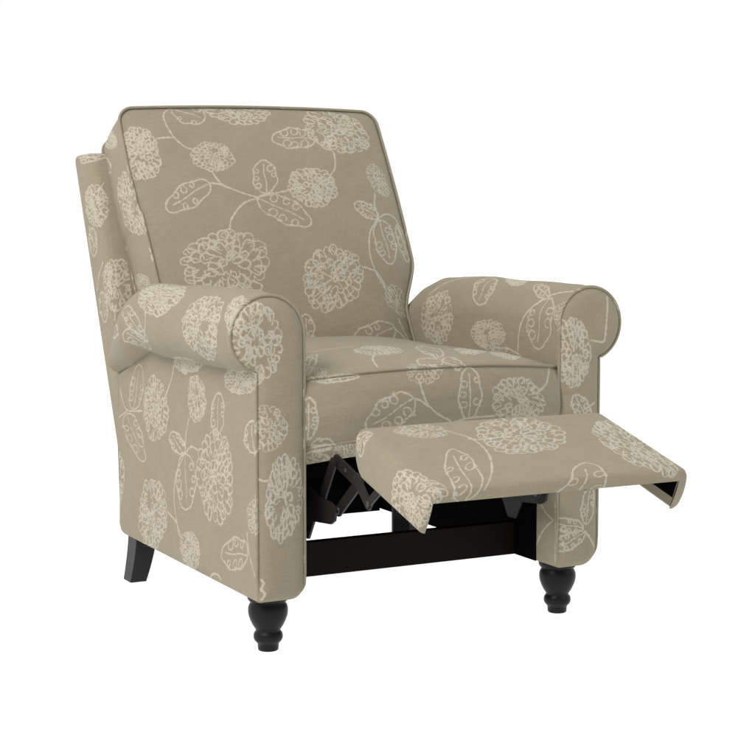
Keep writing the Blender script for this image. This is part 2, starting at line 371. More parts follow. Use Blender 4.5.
CLOTH_BASE = (0.274, 0.237, 0.167)
CLOTH_INK = (0.470, 0.426, 0.336)
def make_fabric():
    m, nt, b = new_mat('printed_linen')
    uv = node(nt, 'ShaderNodeTexCoord').outputs['UV']
    tex = node(nt, 'ShaderNodeTexImage', image=img, interpolation='Linear'); nt.links.new(uv, tex.inputs[0])
    met = mapping(nt, uv, (S, S, S))                      # metres on the cloth
    warp = noise(nt, mapping(nt, met, (1, .07, 1)), 620, 2.5, .6)
    weft = noise(nt, mapping(nt, met, (.07, 1, 1)), 620, 2.5, .6)
    thread = math_node(nt, 'ADD', warp, weft)             # about 1.0
    blot = noise(nt, met, 16, 4, .6)
    grain = noise(nt, met, 330, 2, .6)
    # dry-brush edge of the print
    e = math_node(nt, 'MULTIPLY', math_node(nt, 'SUBTRACT', grain, .5), .55)
    e2 = math_node(nt, 'MULTIPLY', math_node(nt, 'SUBTRACT', thread, 1.0), .35)
    v = math_node(nt, 'ADD', math_node(nt, 'ADD', tex.outputs[0], e), e2)
    ink = math_node(nt, 'MULTIPLY', math_node(nt, 'SUBTRACT', v, .43), 5.0, clamp=True)
    ink = math_node(nt, 'MULTIPLY', ink, math_node(nt, 'ADD', math_node(nt, 'MULTIPLY', noise(nt, met, 90, 3, .6), .55), .58), clamp=True)
    col = mix(nt, ink, CLOTH_BASE, CLOTH_INK)
    g = math_node(nt, 'ADD', math_node(nt, 'MULTIPLY', math_node(nt, 'SUBTRACT', thread, 1.0), .25),
                  math_node(nt, 'MULTIPLY', math_node(nt, 'SUBTRACT', blot, .5), .16))
    brush = noise(nt, mapping(nt, met, (1, 7, 1)), 30, 5, .65)
    g = math_node(nt, 'ADD', g, math_node(nt, 'MULTIPLY', math_node(nt, 'SUBTRACT', brush, .5), .20))
    g = math_node(nt, 'ADD', g, math_node(nt, 'MULTIPLY', math_node(nt, 'SUBTRACT', grain, .5), .16))
    g = math_node(nt, 'ADD', g, 1.0)
    vm = node(nt, 'ShaderNodeVectorMath', operation='SCALE'); nt.links.new(col, vm.inputs[0]); nt.links.new(g, vm.inputs['Scale'])
    nt.links.new(vm.outputs[0], b.inputs['Base Color'])
    b.inputs['Roughness'].default_value = .92
    b.inputs['Specular IOR Level'].default_value = .15
    b.inputs['Sheen Weight'].default_value = .08
    b.inputs['Sheen Roughness'].default_value = .5
    bp = node(nt, 'ShaderNodeBump'); bp.inputs['Strength'].default_value = .35; bp.inputs['Distance'].default_value = .0008
    h = math_node(nt, 'ADD', thread, math_node(nt, 'MULTIPLY', ink, .25))
    nt.links.new(h, bp.inputs['Height'])
    bp2 = node(nt, 'ShaderNodeBump'); bp2.inputs['Strength'].default_value = .5; bp2.inputs['Distance'].default_value = .009
    nt.links.new(math_node(nt, 'ADD', noise(nt, met, 9, 3, .5), math_node(nt, 'MULTIPLY', noise(nt, mapping(nt, met, (1, 2.6, 1)), 26, 2, .5), .22)), bp2.inputs['Height']); nt.links.new(bp.outputs[0], bp2.inputs['Normal'])
    nt.links.new(bp2.outputs[0], b.inputs['Normal'])
    return m
def make_plain(name, col, rough, spec=.5, bump=0.0, bscale=200, var=.15, metallic=0.0):
    m, nt, b = new_mat(name)
    oc = node(nt, 'ShaderNodeTexCoord').outputs['Object']
    n = noise(nt, oc, bscale, 3, .6)
    g = math_node(nt, 'ADD', math_node(nt, 'MULTIPLY', math_node(nt, 'SUBTRACT', n, .5), var * 2), 1.0)
    vm = node(nt, 'ShaderNodeVectorMath', operation='SCALE'); vm.inputs[0].default_value = col; nt.links.new(g, vm.inputs['Scale'])
    nt.links.new(vm.outputs[0], b.inputs['Base Color'])
    b.inputs['Roughness'].default_value = rough; b.inputs['Specular IOR Level'].default_value = spec; b.inputs['Metallic'].default_value = metallic
    if bump:
        bp = node(nt, 'ShaderNodeBump'); bp.inputs['Strength'].default_value = bump; bp.inputs['Distance'].default_value = .001
        nt.links.new(n, bp.inputs['Height']); nt.links.new(bp.outputs[0], b.inputs['Normal'])
    return m
FAB = make_fabric()
LEGM = make_plain('espresso_lacquer', (.0088, .0080, .0084), .40, .17, .12, 60)
RAILM = make_plain('black_painted_wood', (.0072, .0046, .0034), .6, .06, .05, 80)
METAL = make_plain('black_enamelled_steel', (.0150, .0125, .0130), .42, .26, .05, 300)
RIVET = make_plain('dark_rivet_steel', (.035, .031, .031), .35, .5, .05, 300)
LINING = make_plain('black_dust_cover', (.0020, .0018, .0018), .95, .02, .3, 900)
PINE = make_plain('raw_frame_wood', (.16, .095, .045), .7, .2, .2, 60)

# ------------------------------------------------------------------ mesh helpers
def obj(name, verts, faces, mat, parent=None, uvs=None, sheet=None, smooth=True, label=None, angle=None):
    """one mesh object; verts in room coordinates, uvs one (u,v) in sheet metres per vertex or per face corner"""
    me = bpy.data.meshes.new(name)
    me.from_pydata([tuple(Vector(v) - BASE) for v in verts], [], faces)
    me.materials.append(mat)
    if uvs is not None:
        ox, oy = SHEETS[sheet][:2]
        lay = me.uv_layers.new(name='UVMap')
        arr = []
        if len(uvs) == len(verts):
            for l in me.loops: u = uvs[l.vertex_index]; arr += [(u[0] + ox) / S, (u[1] + oy) / S]
        else:
            for u in uvs: arr += [(u[0] + ox) / S, (u[1] + oy) / S]
        lay.data.foreach_set('uv', arr)
    if smooth:
        me.shade_smooth() if hasattr(me, 'shade_smooth') else None
        if angle is not None and hasattr(me, 'set_sharp_from_angle'): me.set_sharp_from_angle(angle=math.radians(angle))
    else: me.shade_flat() if hasattr(me, 'shade_flat') else None
    me.validate(); me.update()
    o = bpy.data.objects.new(name, me); C.objects.link(o)
    if parent: o.parent = parent
    if label: o['label'] = label
    return o
class MB:
    def __init__(s): s.v = []; s.f = []; s.u = []
    def grid(s, P, UV=None, close_j=False):
        n0 = len(s.v); ni, nj = len(P), len(P[0])
        for i in range(ni):
            for j in range(nj): s.v.append(tuple(P[i][j])); s.u.append(tuple(UV[i][j]) if UV is not None else (0, 0))
        for i in range(ni - 1):
            for j in range(nj if close_j else nj - 1):
                k = (j + 1) % nj
                s.f.append((n0 + i * nj + j, n0 + i * nj + k, n0 + (i + 1) * nj + k, n0 + (i + 1) * nj + j))
        return n0
    def ngon(s, pts, uvs=None):
        n0 = len(s.v)
        for i, p in enumerate(pts): s.v.append(tuple(p)); s.u.append(tuple(uvs[i]) if uvs is not None else (0, 0))
        s.f.append(tuple(range(n0, n0 + len(pts))))
    def fan(s, pts, c, uvs=None, uc=(0, 0)):
        n0 = len(s.v); n = len(pts)
        for i, p in enumerate(pts): s.v.append(tuple(p)); s.u.append(tuple(uvs[i]) if uvs is not None else (0, 0))
        s.v.append(tuple(c)); s.u.append(tuple(uc))
        for i in range(n): s.f.append((n0 + i, n0 + (i + 1) % n, n0 + n))
    def tube(s, path, r, closed=False, uvs=None, n=8, taper=0):
        P = [Vector(p) for p in path]; N = len(P); rows = []; us = []
        prev = None
        for i in range(N):
            a = P[(i - 1) % N] if closed or i > 0 else P[0]; b = P[(i + 1) % N] if closed or i < N - 1 else P[-1]
            t = (b - a).normalized()
            if prev is None:
                prev = t.orthogonal().normalized()
            prev = (prev - t * prev.dot(t)).normalized(); bn = t.cross(prev)
            rows.append([P[i] + (prev * math.cos(2 * PI * k / n) + bn * math.sin(2 * PI * k / n)) * (r * min(1, (min(i, N - 1 - i) + .05) / taper) if taper else r) for k in range(n)])
            u = uvs[i] if uvs is not None else (0, 0)
            us.append([(u[0] + .004 * math.cos(2 * PI * k / n), u[1] + .004 * math.sin(2 * PI * k / n)) for k in range(n)])
        if closed: rows.append(rows[0]); us.append(us[0])
        s.grid(rows, us, close_j=True)
        if not closed:
            s.ngon(rows[0][::-1], us[0]); s.ngon(rows[-1], us[-1])
    def box(s, c, d, rot=None):
        c = Vector(c); R = rot or Matrix.Identity(3)
        q = [c + R @ Vector((x * d[0] / 2, y * d[1] / 2, z * d[2] / 2)) for x in (-1, 1) for y in (-1, 1) for z in (-1, 1)]
        n0 = len(s.v)
        for p in q: s.v.append(tuple(p)); s.u.append((0, 0))
        for f in ((0, 1, 3, 2), (4, 6, 7, 5), (0, 4, 5, 1), (2, 3, 7, 6), (0, 2, 6, 4), (1, 5, 7, 3)): s.f.append(tuple(n0 + k for k in f))
    def lathe(s, prof, cx, cy, n=40):
        rows = [[(cx + r * math.cos(2 * PI * k / n), cy + r * math.sin(2 * PI * k / n), z) for k in range(n)] for r, z in prof]
        s.grid(rows, None, close_j=True)
        s.ngon(rows[0][::-1]); s.ngon(rows[-1])
    def build(s, name, mat, parent=None, sheet=None, bevel=0, weld=False, **kw):
        o = obj(name, s.v, s.f, mat, parent, s.u if sheet else None, sheet, **kw)
        bm = bmesh.new(); bm.from_mesh(o.data)
        if weld: bmesh.ops.remove_doubles(bm, verts=bm.verts, dist=1e-5)
        if bevel:
            bmesh.ops.remove_doubles(bm, verts=bm.verts, dist=1e-5)
            bmesh.ops.bevel(bm, geom=[e for e in bm.edges if e.calc_face_angle(0) > .5], offset=bevel, segments=3, affect='EDGES', profile=.5)
        bmesh.ops.recalc_face_normals(bm, faces=bm.faces)
        bm.to_mesh(o.data); bm.free()
        if kw.get('angle') is not None: o.data.set_sharp_from_angle(angle=math.radians(kw['angle']))
        return o
def sm(a, b, x):
    t = min(1, max(0, (x - a) / (b - a))); return t * t * (3 - 2 * t)
def lerp_tab(tab, x):
    if x <= tab[0][0]: return tab[0][1]
    for (a, va), (b, vb) in zip(tab, tab[1:]):
        if x <= b: return va + (vb - va) * (x - a) / (b - a)
    return tab[-1][1]
def wob(x, y, z):
    return math.sin(17 * x + 3 + 11 * z) * math.sin(13 * y + 5 * z) + .5 * math.sin(31 * y + 23 * z + 7 * x)

# ------------------------------------------------------------------ the chair
chair = bpy.data.objects.new('recliner_armchair', None); C.objects.link(chair)
chair.location = BASE
chair.empty_display_size = .3
chair['label'] = 'taupe floral fabric recliner armchair with rolled arms and its footrest raised'
chair['category'] = 'armchair'

W_OUT, W_IN, Z0, ZC, RR = .336, .252, .097, .538, .0645
XC = W_IN + RR
def arm_profile(round_in, round_out):
    """(x, z, s, tag) once round the arm section, inner bottom first; x measured outwards"""
    pts = []
    if round_in:
        r = .025
        for k in range(9):
            a = PI + PI / 2 * (1 - k / 8); pts.append((W_IN + r + r * math.cos(a), Z0 + r + r * math.sin(a)))
    else:
        pts += [(W_IN + .004, Z0), (W_IN + .001, Z0 + .001), (W_IN, Z0 + .004)]
    z1 = pts[-1][1]
    for k in range(1, 22): pts.append((W_IN, z1 + (ZC - z1) * k / 22))
    end = -math.acos((W_OUT - XC) / RR)
    for k in range(41):
        a = PI + (end - PI) * k / 40; pts.append((XC + RR * math.cos(a), ZC + RR * math.sin(a)))
    zt = pts[-1][1]
    z2 = Z0 + (.034 if round_out else .004)
    for k in range(1, 21): pts.append((W_OUT, zt + (z2 - zt) * k / 20))
    if round_out:
        r = .034
        for k in range(1, 9):
            a = -PI / 2 * k / 8; pts.append((W_OUT - r + r * math.cos(a), Z0 + r + r * math.sin(a)))
    else: pts += [(W_OUT - .001, Z0 + .001), (W_OUT - .004, Z0)]
    s = 0; out = []
    for i, p in enumerate(pts):
        if i: s += math.hypot(p[0] - pts[i - 1][0], p[1] - pts[i - 1][1])
        out.append((p[0], p[1], s + .01))
    return out
ZN = ZC - math.sqrt(RR ** 2 - (W_OUT - XC) ** 2)
def arm_drop(y, z):
    top = lerp_tab([(.44, 0), (.50, .003), (.555, .020), (.60, .046), (.65, .088), (.69, .130)], y)
    bot = lerp_tab([(.49, 0), (.70, .066)], y)
    if z >= ZN: return bot + (top - bot) * min(1, (z - ZN) / (ZC + RR - ZN))
    return bot * max(0, (z - .25) / (ZN - .25)) 
def make_arm(sg, sheet, fsheet, rin, rout):
    prof = arm_profile(rin, rout)
    ys = [0, .004] + [.02 + .48 * k / 24 for k in range(25)] + [.5 + .19 * k / 22 for k in range(1, 23)]
    mb = MB(); P = []; UV = []
    for y in ys:
        row = []
        for (x, z, s) in prof:
            zz = z - arm_drop(y, z)
            if y > .662: zz = max(zz, Z0 + .03 - math.sqrt(max(0, .03 ** 2 - (y - .662) ** 2)))
            xx = x
            if z > ZN: # the roll narrows a little where it turns down
                k = sm(.53, .71, y)
                xx = W_IN + (x - W_IN) * (1 - .20 * k)
            e = .0022 * wob(x * sg, y, z) * sm(0, .08, y)
            if x > W_OUT - .001 and z < ZN - .01: xx += e + .004 * math.sin(PI * min(1, y / .69)) * math.sin(PI * (z - Z0) / (ZN - Z0))
            elif z > ZN:
                dx, dz = (x - XC) / RR, (z - ZC) / RR; e += .0055 * sm(0, .05, y) * (1 - .5 * sm(.3, .5, y)) * sm(W_IN + .002, W_IN + .035, x)
                xx += dx * e * sm(W_IN, W_IN + .02, x); zz += dz * e * sm(W_IN, W_IN + .02, x)
            row.append((sg * xx, y, zz))
        P.append(row); UV.append([(y, s) for (_, _, s) in prof])
    mb.grid(P, UV)
    # rounded rear cap
    last = P[-1]; cx = sum(p[0] for p in last) / len(last); 
    mb.ngon(last, UV[-1])
    o = mb.build('arm', FAB, chair, sheet, angle=50)
    # front panel, set off by a piping cord
    out2 = [(x, z) for (x, z, s) in prof]
    n = len(out2)
    def inset(d):
        res = []
        for i in range(n):
            a = out2[i - 1]; b = out2[(i + 1) % n]; p = out2[i]
            t = (b[0] - a[0], b[1] - a[1]); L = math.hypot(*t) or 1
            res.append((p[0] + t[1] / L * d, p[1] - t[0] / L * d))
        return res
    fm = MB()
    bd = []
    for p in out2 + [out2[0]]:
        if not bd or math.hypot(p[0] - bd[-1][0], p[1] - bd[-1][1]) > 1e-4: bd.append(p)
    bd.pop()
    segs = [(bd[i], bd[(i + 1) % len(bd)]) for i in range(len(bd))]
    def edge_dist(x, z):
        best = 9
        for (ax, az), (bx, bz) in segs:
            dx, dz = bx - ax, bz - az
            t = min(1, max(0, ((x - ax) * dx + (z - az) * dz) / (dx * dx + dz * dz)))
            best = min(best, math.hypot(x - ax - t * dx, z - az - t * dz))
        return best
    def inside(x, z):
        c = False
        for (ax, az), (bx, bz) in segs:
            if (az > z) != (bz > z) and x < (bx - ax) * (z - az) / (bz - az) + ax: c = not c
        return c
    grid = []
    gx = W_IN
    for i in range(1, 24):
        for j in range(1, 90):
            x, z = W_IN + i * .0058 + (.0029 if j % 2 else 0), Z0 + j * .0058
            if inside(x, z) and edge_dist(x, z) > .0028: grid.append((x, z))
    allp = [Vector(p) for p in bd + grid]
    vs, _, fs, *_r = delaunay_2d_cdt(allp, [(i, (i + 1) % len(bd)) for i in range(len(bd))], [], 1, 1e-6)
    for v in vs:
        d = edge_dist(v.x, v.y)
        y = -.0115 * (1 - math.exp(-d / .008)) - .0008 * wob(v.x * sg, .3, v.y) * min(1, d / .02)
        fm.v.append((sg * v.x, y, v.y)); fm.u.append((sg * (v.x - .294) + .085, v.y - .08))
    fm.f = [tuple(f) for f in fs]
    fo = fm.build('front_panel', FAB, o, fsheet, angle=60)
    pm = MB()
    cord = inset(-.0012)
    i0 = 0
    pairs = [((sg * x, -.0012, z), (.004, s)) for (x, z), (_, _, s) in zip(cord, prof)]
    # the cord dips into the seam before it reaches the underside
    sink = inset(.006)
    m_ = len(pairs); lo_c = 9 if rin else 4; hi_c = 9 if rout else 4
    for i in list(range(lo_c)) + list(range(m_ - hi_c, m_)):
        f_ = min(1, (lo_c - i) / lo_c if i < lo_c else (i - (m_ - hi_c) + 1) / hi_c)
        (px_, py_, pz_), u_ = pairs[i]
        pairs[i] = ((px_ + (sg * sink[i][0] - px_) * f_, py_ + .006 * f_, pz_ + (sink[i][1] - pz_) * f_), u_)
    if rin: pairs = pairs[1:-2]
    elif rout: pairs = pairs[2:-1]
    pm.tube([p for p, u in pairs], .0029, uvs=[u for p, u in pairs])
    pm.build('piping', FAB, o, sheet)
    # black lining inside, below the seat
    lm = MB()
    lm.box((sg * (W_IN - .0012), .380, .2065), (.0016, .624, .218))
    lm.build('inner_lining', LINING, o, smooth=False)
    return o
arm_left = make_arm(-1, 'arm_l', 'front_l', True, False)
arm_right = make_arm(1, 'arm_r', 'front_r', False, True)

# ---- back cushion (a leaning box cushion, corded front and rear)
LEAN = math.radians(29)
P0 = Vector((0, .530, .470)); EU = Vector((1, 0, 0)); EW = Vector((0, math.sin(LEAN), math.cos(LEAN))); EN = Vector((0, -math.cos(LEAN), math.sin(LEAN)))
def back_outline(n=180):
    pts = []
    def half_w(w):
        k = sm(.06, .19, w)
        return .2485 + .0435 * k + .004 * math.sin(PI * min(1, max(0, (w - .15) / .4)))
    top = .541; rc = .034
    right = []
    for k in range(50):
        w = -.03 + (top - rc + .03) * k / 49
        right.append((half_w(w), w))
    for k in range(1, 9):
        a = PI / 2 * k / 8; right.append((half_w(top - rc) - rc + rc * math.cos(a), top - rc + rc * math.sin(a)))
    x1 = right[-1][0]
    topp = []
    for k in range(1, 40):
        x = x1 - 2 * x1 * k / 40; topp.append((x, top + .006 * (1 - (x / x1) ** 2)))
    left = [(-x + (half_w(w) - (.2485 + .0435 * sm(-.02, .12, w)) if w < .3 else 0), w) for x, w in right[::-1]]
    bot = [(-.2485 + .497 * k / 30, -.03) for k in range(1, 30)]
    return right + topp + left + bot
OUT = back_outline()
def back_pt(x, w, h):
    w += (.004 * (x / .29) + .007) * (w / .54)
    if x < 0: x *= 1 - .045 * (1 - sm(.10, .50, w))
    return P0 + EU * x + EW * w + EN * h
TH = .122
bm_ = MB(); P = []; UV = []
NR = 22; cxw = (0, .26)
for i in range(NR + 1):
    s = 1 - i / NR * .985
    row = []; ur = []
    for (x, w) in OUT:
        X = cxw[0] + (x - cxw[0]) * s; Wd = cxw[1] + (w - cxw[1]) * s
        h = .038 * (1 - s ** 2.8) + .0025 * wob(X, Wd, .3) * (1 - s ** 6)
        h -= .0035 * math.exp(-((1 - s) / .012) ** 2)
        if i: h += .0011 * math.sin((x * 1.0 + w) * 95 + 2 * math.sin(w * 31) + 3 * math.sin(x * 23)) * math.exp(-((1 - s) / .09)) * min(1, (1 - s) / .03)
        row.append(back_pt(X, Wd, h)); ur.append((X + .325, Wd + .06))
    P.append(row); UV.append(ur)
bm_.grid(P, UV, close_j=True); bm_.ngon(P[-1], UV[-1])
back = bm_.build('back_cushion', FAB, chair, 'pillow')
bb = MB(); P = []; UV = []; s = 0; arcs = []
for i, p in enumerate(OUT + [OUT[0]]):
    if i: s += math.hypot(p[0] - OUT[i - 1][0], p[1] - OUT[i - 1][1])
    arcs.append(s)
for k in range(9):
    t = k / 8; bulge = .003 * math.sin(PI * t)
    row = []; ur = []
    for i in range(len(OUT) + 1):
        p = OUT[i % len(OUT)]; a = OUT[(i - 1) % len(OUT)]; b = OUT[(i + 1) % len(OUT)]
        d = (b[0] - a[0], b[1] - a[1]); L = math.hypot(*d)
        nx, nw = d[1] / L, -d[0] / L
        row.append(back_pt(p[0] + nx * bulge, p[1] + nw * bulge, -TH * t)); ur.append((arcs[i], TH * t + .008))
    P.append(row); UV.append(ur)
bb.grid(P, UV)
bb.ngon([back_pt(x, w, -TH) for x, w in OUT], [(arcs[i], .1) for i in range(len(OUT))])
bb.build('side_band', FAB, back, 'band', angle=60)
for hh in (0.0, -TH):
    pm = MB(); path = []
    for i in range(len(OUT)):
        a = OUT[i - 1]; b = OUT[(i + 1) % len(OUT)]; d = (b[0] - a[0], b[1] - a[1]); L = math.hypot(*d)
        path.append(back_pt(OUT[i][0] + d[1] / L * .0015, OUT[i][1] - d[0] / L * .0015, hh))
    pm.tube(path, .0029, closed=True, uvs=[(arcs[i], .006 if hh == 0 else .128) for i in range(len(OUT))])
    pm.build('piping', FAB, back, 'band')

# ---- leaning back frame behind the cushion
fr = [(.694, .128), (.711, .132), (.724, .27), (.974, .854), (.872, .858), (.740, .60), (.700, .46), (.694, .40)]
XF = .330
def frame_ring(x, ins, insf):
    """frame section at x, drawn in by ins all round and by insf at its front"""
    cy = sum(p[0] for p in fr) / len(fr)
    out = []
    for i, (y, z) in enumerate(fr):
        front = i in (4, 5, 6, 7)
        zz = z - (ins if i in (3, 4) else 0) + (ins * .3 if i in (0, 1) else 0)
        yy = y - ins if i in (1, 2, 3) else y + (insf if i in (4, 5) else insf * .4)
        out.append((yy, zz))
    # round the two top corners
    res = []
    for i, p in enumerate(out):
        if i in (3, 4):
            a, b = out[i - 1], out[i + 1]; r = .014
            la = math.hypot(a[0] - p[0], a[1] - p[1]); lb = math.hypot(b[0] - p[0], b[1] - p[1])
            A = (p[0] + (a[0] - p[0]) * r / la, p[1] + (a[1] - p[1]) * r / la); B = (p[0] + (b[0] - p[0]) * r / lb, p[1] + (b[1] - p[1]) * r / lb)
            for k in range(5):
                t = k / 4; res.append(((1 - t) ** 2 * A[0] + 2 * t * (1 - t) * p[0] + t * t * B[0], (1 - t) ** 2 * A[1] + 2 * t * (1 - t) * p[1] + t * t * B[1]))
        else: res.append(p)
    return [(x, y, z) for y, z in res]
fo = MB()
prog = [(XF, .012, .030), (XF - .0012, .0055, .020), (XF - .004, .002, .012), (XF - .009, .0004, .005), (XF - .02, 0, .001), (XF - .04, 0, 0)]
rings = [frame_ring(-x, a_, b_) for x, a_, b_ in prog] + [frame_ring(x, a_, b_) for x, a_, b_ in prog[::-1]]
UVr = [[(p[1] - .60 - (p[0] + XF) * (1 if p[0] < -.25 else 0), p[2] - .19) for p in r_] for r_ in rings]
half = len(prog)
fo.grid(rings[:half], UVr[:half], close_j=True)
fo.grid(rings[half:], [[(p[1] - .60, p[2] - .19) for p in r_] for r_ in rings[half:]], close_j=True)
fo.grid([rings[half - 1], rings[half]], [[(-.67 + p[0] + XF, .84 + p[2] - .09) for p in r_] for r_ in (rings[half - 1], rings[half])], close_j=True)
fo.ngon(rings[0][::-1], UVr[0][::-1]); fo.ngon(rings[-1], [(p[1] - .60, p[2] - .19) for p in rings[-1]])
fo.build('back_frame', FAB, chair, 'frame_side', angle=40)
lm = MB(); lm.box((0, .6880, .225), (.5015, .003, .266)); lm.build('rear_lining', LINING, chair, smooth=False)

# ---- seat cushion
def seat_front(x): return .008 - .030 * (1 - (x / .25) ** 2)
def seat_zp(x): return .4615 + .0135 * (1 - (x / .25) ** 2)
def seat_zb(x): return .345 + .020 * (1 - (x / .25) ** 2)
NXS = 41
def seat_section(x):
    yf = seat_front(x); zp = seat_zp(x); zb = seat_zb(x); c = 1 - abs(x / .251) ** 7
    top = []
    for k in range(26):
        t = k / 25; y = .60 + (yf - .60) * t
        d = y - yf
        z = zp + (.013 * c + .006) * (1 - math.exp(-d / .05)) - .010 * d + .0015 * wob(x, y, .2) * min(1, d / .05)
        top.append((y, z))
    mid = []
    for k in range(1, 15):
        t = k / 14; mid.append((yf - (.016) * math.sin(PI * t) ** .8 + .001 * wob(x, t, .7) * math.sin(PI * t), zp + (zb - zp) * t))
    low = []
    for k in range(1, 12):
        a = PI * .92 * k / 11
        low.append((yf + .024 - .026 * math.cos(a * .55) - .003 * math.sin(a) + .022 * (k / 11) ** 2, zb - .034 * math.sin(a * .55)))
    low.append((yf + .16, zb - .036)); low.append((.60, zb - .036))
    return top, mid, low
mb = MB(); P = []; UV = []
pt_path = []; pb_path = []
for i in range(NXS):
    x = -.2505 + .501 * i / (NXS - 1)
    t_, m_, l_ = seat_section(x)
    sec = t_ + m_ + l_
    s = 0; row = []; ur = []
    for k, p in enumerate(sec):
        if k: s += math.hypot(p[0] - sec[k - 1][0], p[1] - sec[k - 1][1])
        row.append((x, p[0], p[1])); ur.append((x + .27, .985 - s - .0))
        if k == len(t_) - 1: pt_path.append(((x, p[0] - .001, p[1] + .001), ur[-1]))
        if k == len(t_) + len(m_) - 1: pb_path.append(((x, p[0] - .001, p[1]), ur[-1]))
    P.append(row); UV.append(ur)
mb.grid(P, UV); mb.ngon(P[0], UV[0]); mb.ngon(P[-1][::-1], UV[-1][::-1])
seat = mb.build('seat_cushion', FAB, chair, 'seat', angle=60)
for path in (pt_path, pb_path):
    pm = MB(); pm.tube([p for p, u in path], .0028, uvs=[u for p, u in path]); pm.build('piping', FAB, seat, 'seat')

# ---- black carcass under the seat
mb = MB(); mb.box((0, .36, .300), (.498, .60, .014)); mb.build('seat_deck', LINING, chair, smooth=False)
for sg in (-1, 1):
    mb = MB(); mb.box((sg * .2435, .055, .309), (.016, .05, .012)); mb.build('frame_block', PINE, chair, smooth=False)
mb = MB(); mb.box((0, .150, .128), (.5035, .018, .062)); mb.build('front_rail', RAILM, chair, bevel=.0015, smooth=False)

# ---- footrest
FO = Vector((0, -.146, .3985)); FD = Vector((0, -.971, -.237)); FN = Vector((0, -.237, .971)); FLEN = .266
IL, IR = .2180, .2090        # inner faces of the two flanges
def foot_section():
    pts = []
    hw, r, dep, th = .2270, .018, .073, .009
    pts.append((-(hw - th), -dep + .006)); pts.append((-(hw - th) - .003, -dep + .001)); pts.append((-hw + .005, -dep)); pts.append((-hw + .001, -dep + .004))
    for k in range(1, 8): pts.append((-hw - .002 * math.sin(PI * k / 8), -dep + .004 + (dep - r - .004) * k / 8))
    for k in range(9):
        a = PI - PI / 2 * k / 8; pts.append((-hw + r + r * math.cos(a), -r + r * math.sin(a)))
    for k in range(1, 16):
        x = -hw + r + (hw - r) * k / 16; pts.append((x, .002 * math.sin(PI / 2 * k / 16)))
    pts.append((0, .002))
    right = [(-x, h) for x, h in pts[:-1][::-1]]
    right[-1] = (IR, -dep + .006); right[-2] = (IR + .005, -dep + .001)       # the right flange is padded thicker
    return pts + right
sec = foot_section()
ss = [0]
for a, b in zip(sec, sec[1:]): ss.append(ss[-1] + math.hypot(b[0] - a[0], b[1] - a[1]))
def foot_pt(x, h, d):
    t = min(1, max(0, -h / .073))
    d0 = .0 + .034 * t * t; d1 = FLEN - .012 * t * t - .002 * t
    k = abs(x) / .227
    x += k * (.020 * (1 - d) + .006 * d) if x > 0 else -k * (.003 * (1 - d) + .013 * d)
    dd = d0 + (d1 - d0) * d
    return FO + EU * x + FD * (dd) + FN * h
mb = MB(); P = []; UV = []
st = [(0, .010), (.004, .004), (.014, .001), (.035, 0)] + [(.035 + .93 * k / 14, 0) for k in range(1, 14)] + [(.965, 0), (.985, .0015), (.996, .005), (1.0, .010)]
for d, ins in st:
    P.append([foot_pt(math.copysign(max(abs(x) - ins * abs(x) / .227, min(abs(x), (IR if x > 0 else IL) + .0005)), x), h - ins * (1 if h > -.02 else 0), d) + FN * (.0012 * wob(x, d * .26, .1) * (1 if h > -.001 else 0) * math.sin(PI * d)) for x, h in sec])
    UV.append([(s + .01, .012 + FLEN * d + (.9 * ins if d > .5 else -.9 * ins)) for s in ss])
mb.grid(P, UV)
# front and rear end faces: a slab 20 mm thick with a 15 mm thick flange at each side
NH = len(sec)
def end_face(row, uvr, inner_h, dshift, sgn):
    n0 = len(mb.v)
    for k in range(NH):
        x, h = sec[k]
        # inner companion of every outline point
        xi = max(-IL, min(IR, x)); hi = min(h, -.020) if -IL < x < IR else (h if h < -.022 else -.020)
        q = foot_pt(xi, hi, dshift)
        mb.v.append(tuple(row[k])); mb.u.append(uvr[k]); mb.v.append(tuple(q)); mb.u.append((uvr[k][0], uvr[k][1] + sgn * .02))
    for k in range(NH - 1): mb.f.append((n0 + 2 * k, n0 + 2 * k + 1, n0 + 2 * k + 3, n0 + 2 * k + 2))
end_face(P[-1], UV[-1], 0, 1.0, 1)
# underside skin (inner U)
inn = [(-IL, -.067), (-IL, -.020), (IR, -.020), (IR, -.067)]
rows = [[foot_pt(x, h, d) for x, h in inn] for d in (.02, .5, .995)]
mb.grid(rows, [[(.3, .2)] * 4] * 3)
# rear wall
mb.ngon([foot_pt(x, h, .0) for x, h in ((-.2250, -.008), (.2250, -.008), (.2250, -.067), (-.2250, -.067))], [(.02, .02), (.5, .02), (.5, .08), (.02, .08)])
foot = mb.build('footrest', FAB, chair, 'footrest', angle=50)
lm = MB()
for sg in (-1, 1):
    q = [foot_pt(sg * ((IR if sg > 0 else IL) - .0004), h, d) for h, d in ((-.021, .04), (-.021, .985), (-.052, .985), (-.052, .04))]
    lm.ngon(q); lm.ngon([v + Vector((sg * .0003, 0, 0)) for v in q][::-1])
q = [foot_pt(x, -.0215, d) for x, d in ((-IL + .002, .03), (IR - .002, .03), (IR - .002, .985), (-IL + .002, .985))]
lm.ngon(q); lm.ngon([v + FN * .001 for v in q][::-1])
lm.build('underside_lining', LINING, foot, smooth=False)

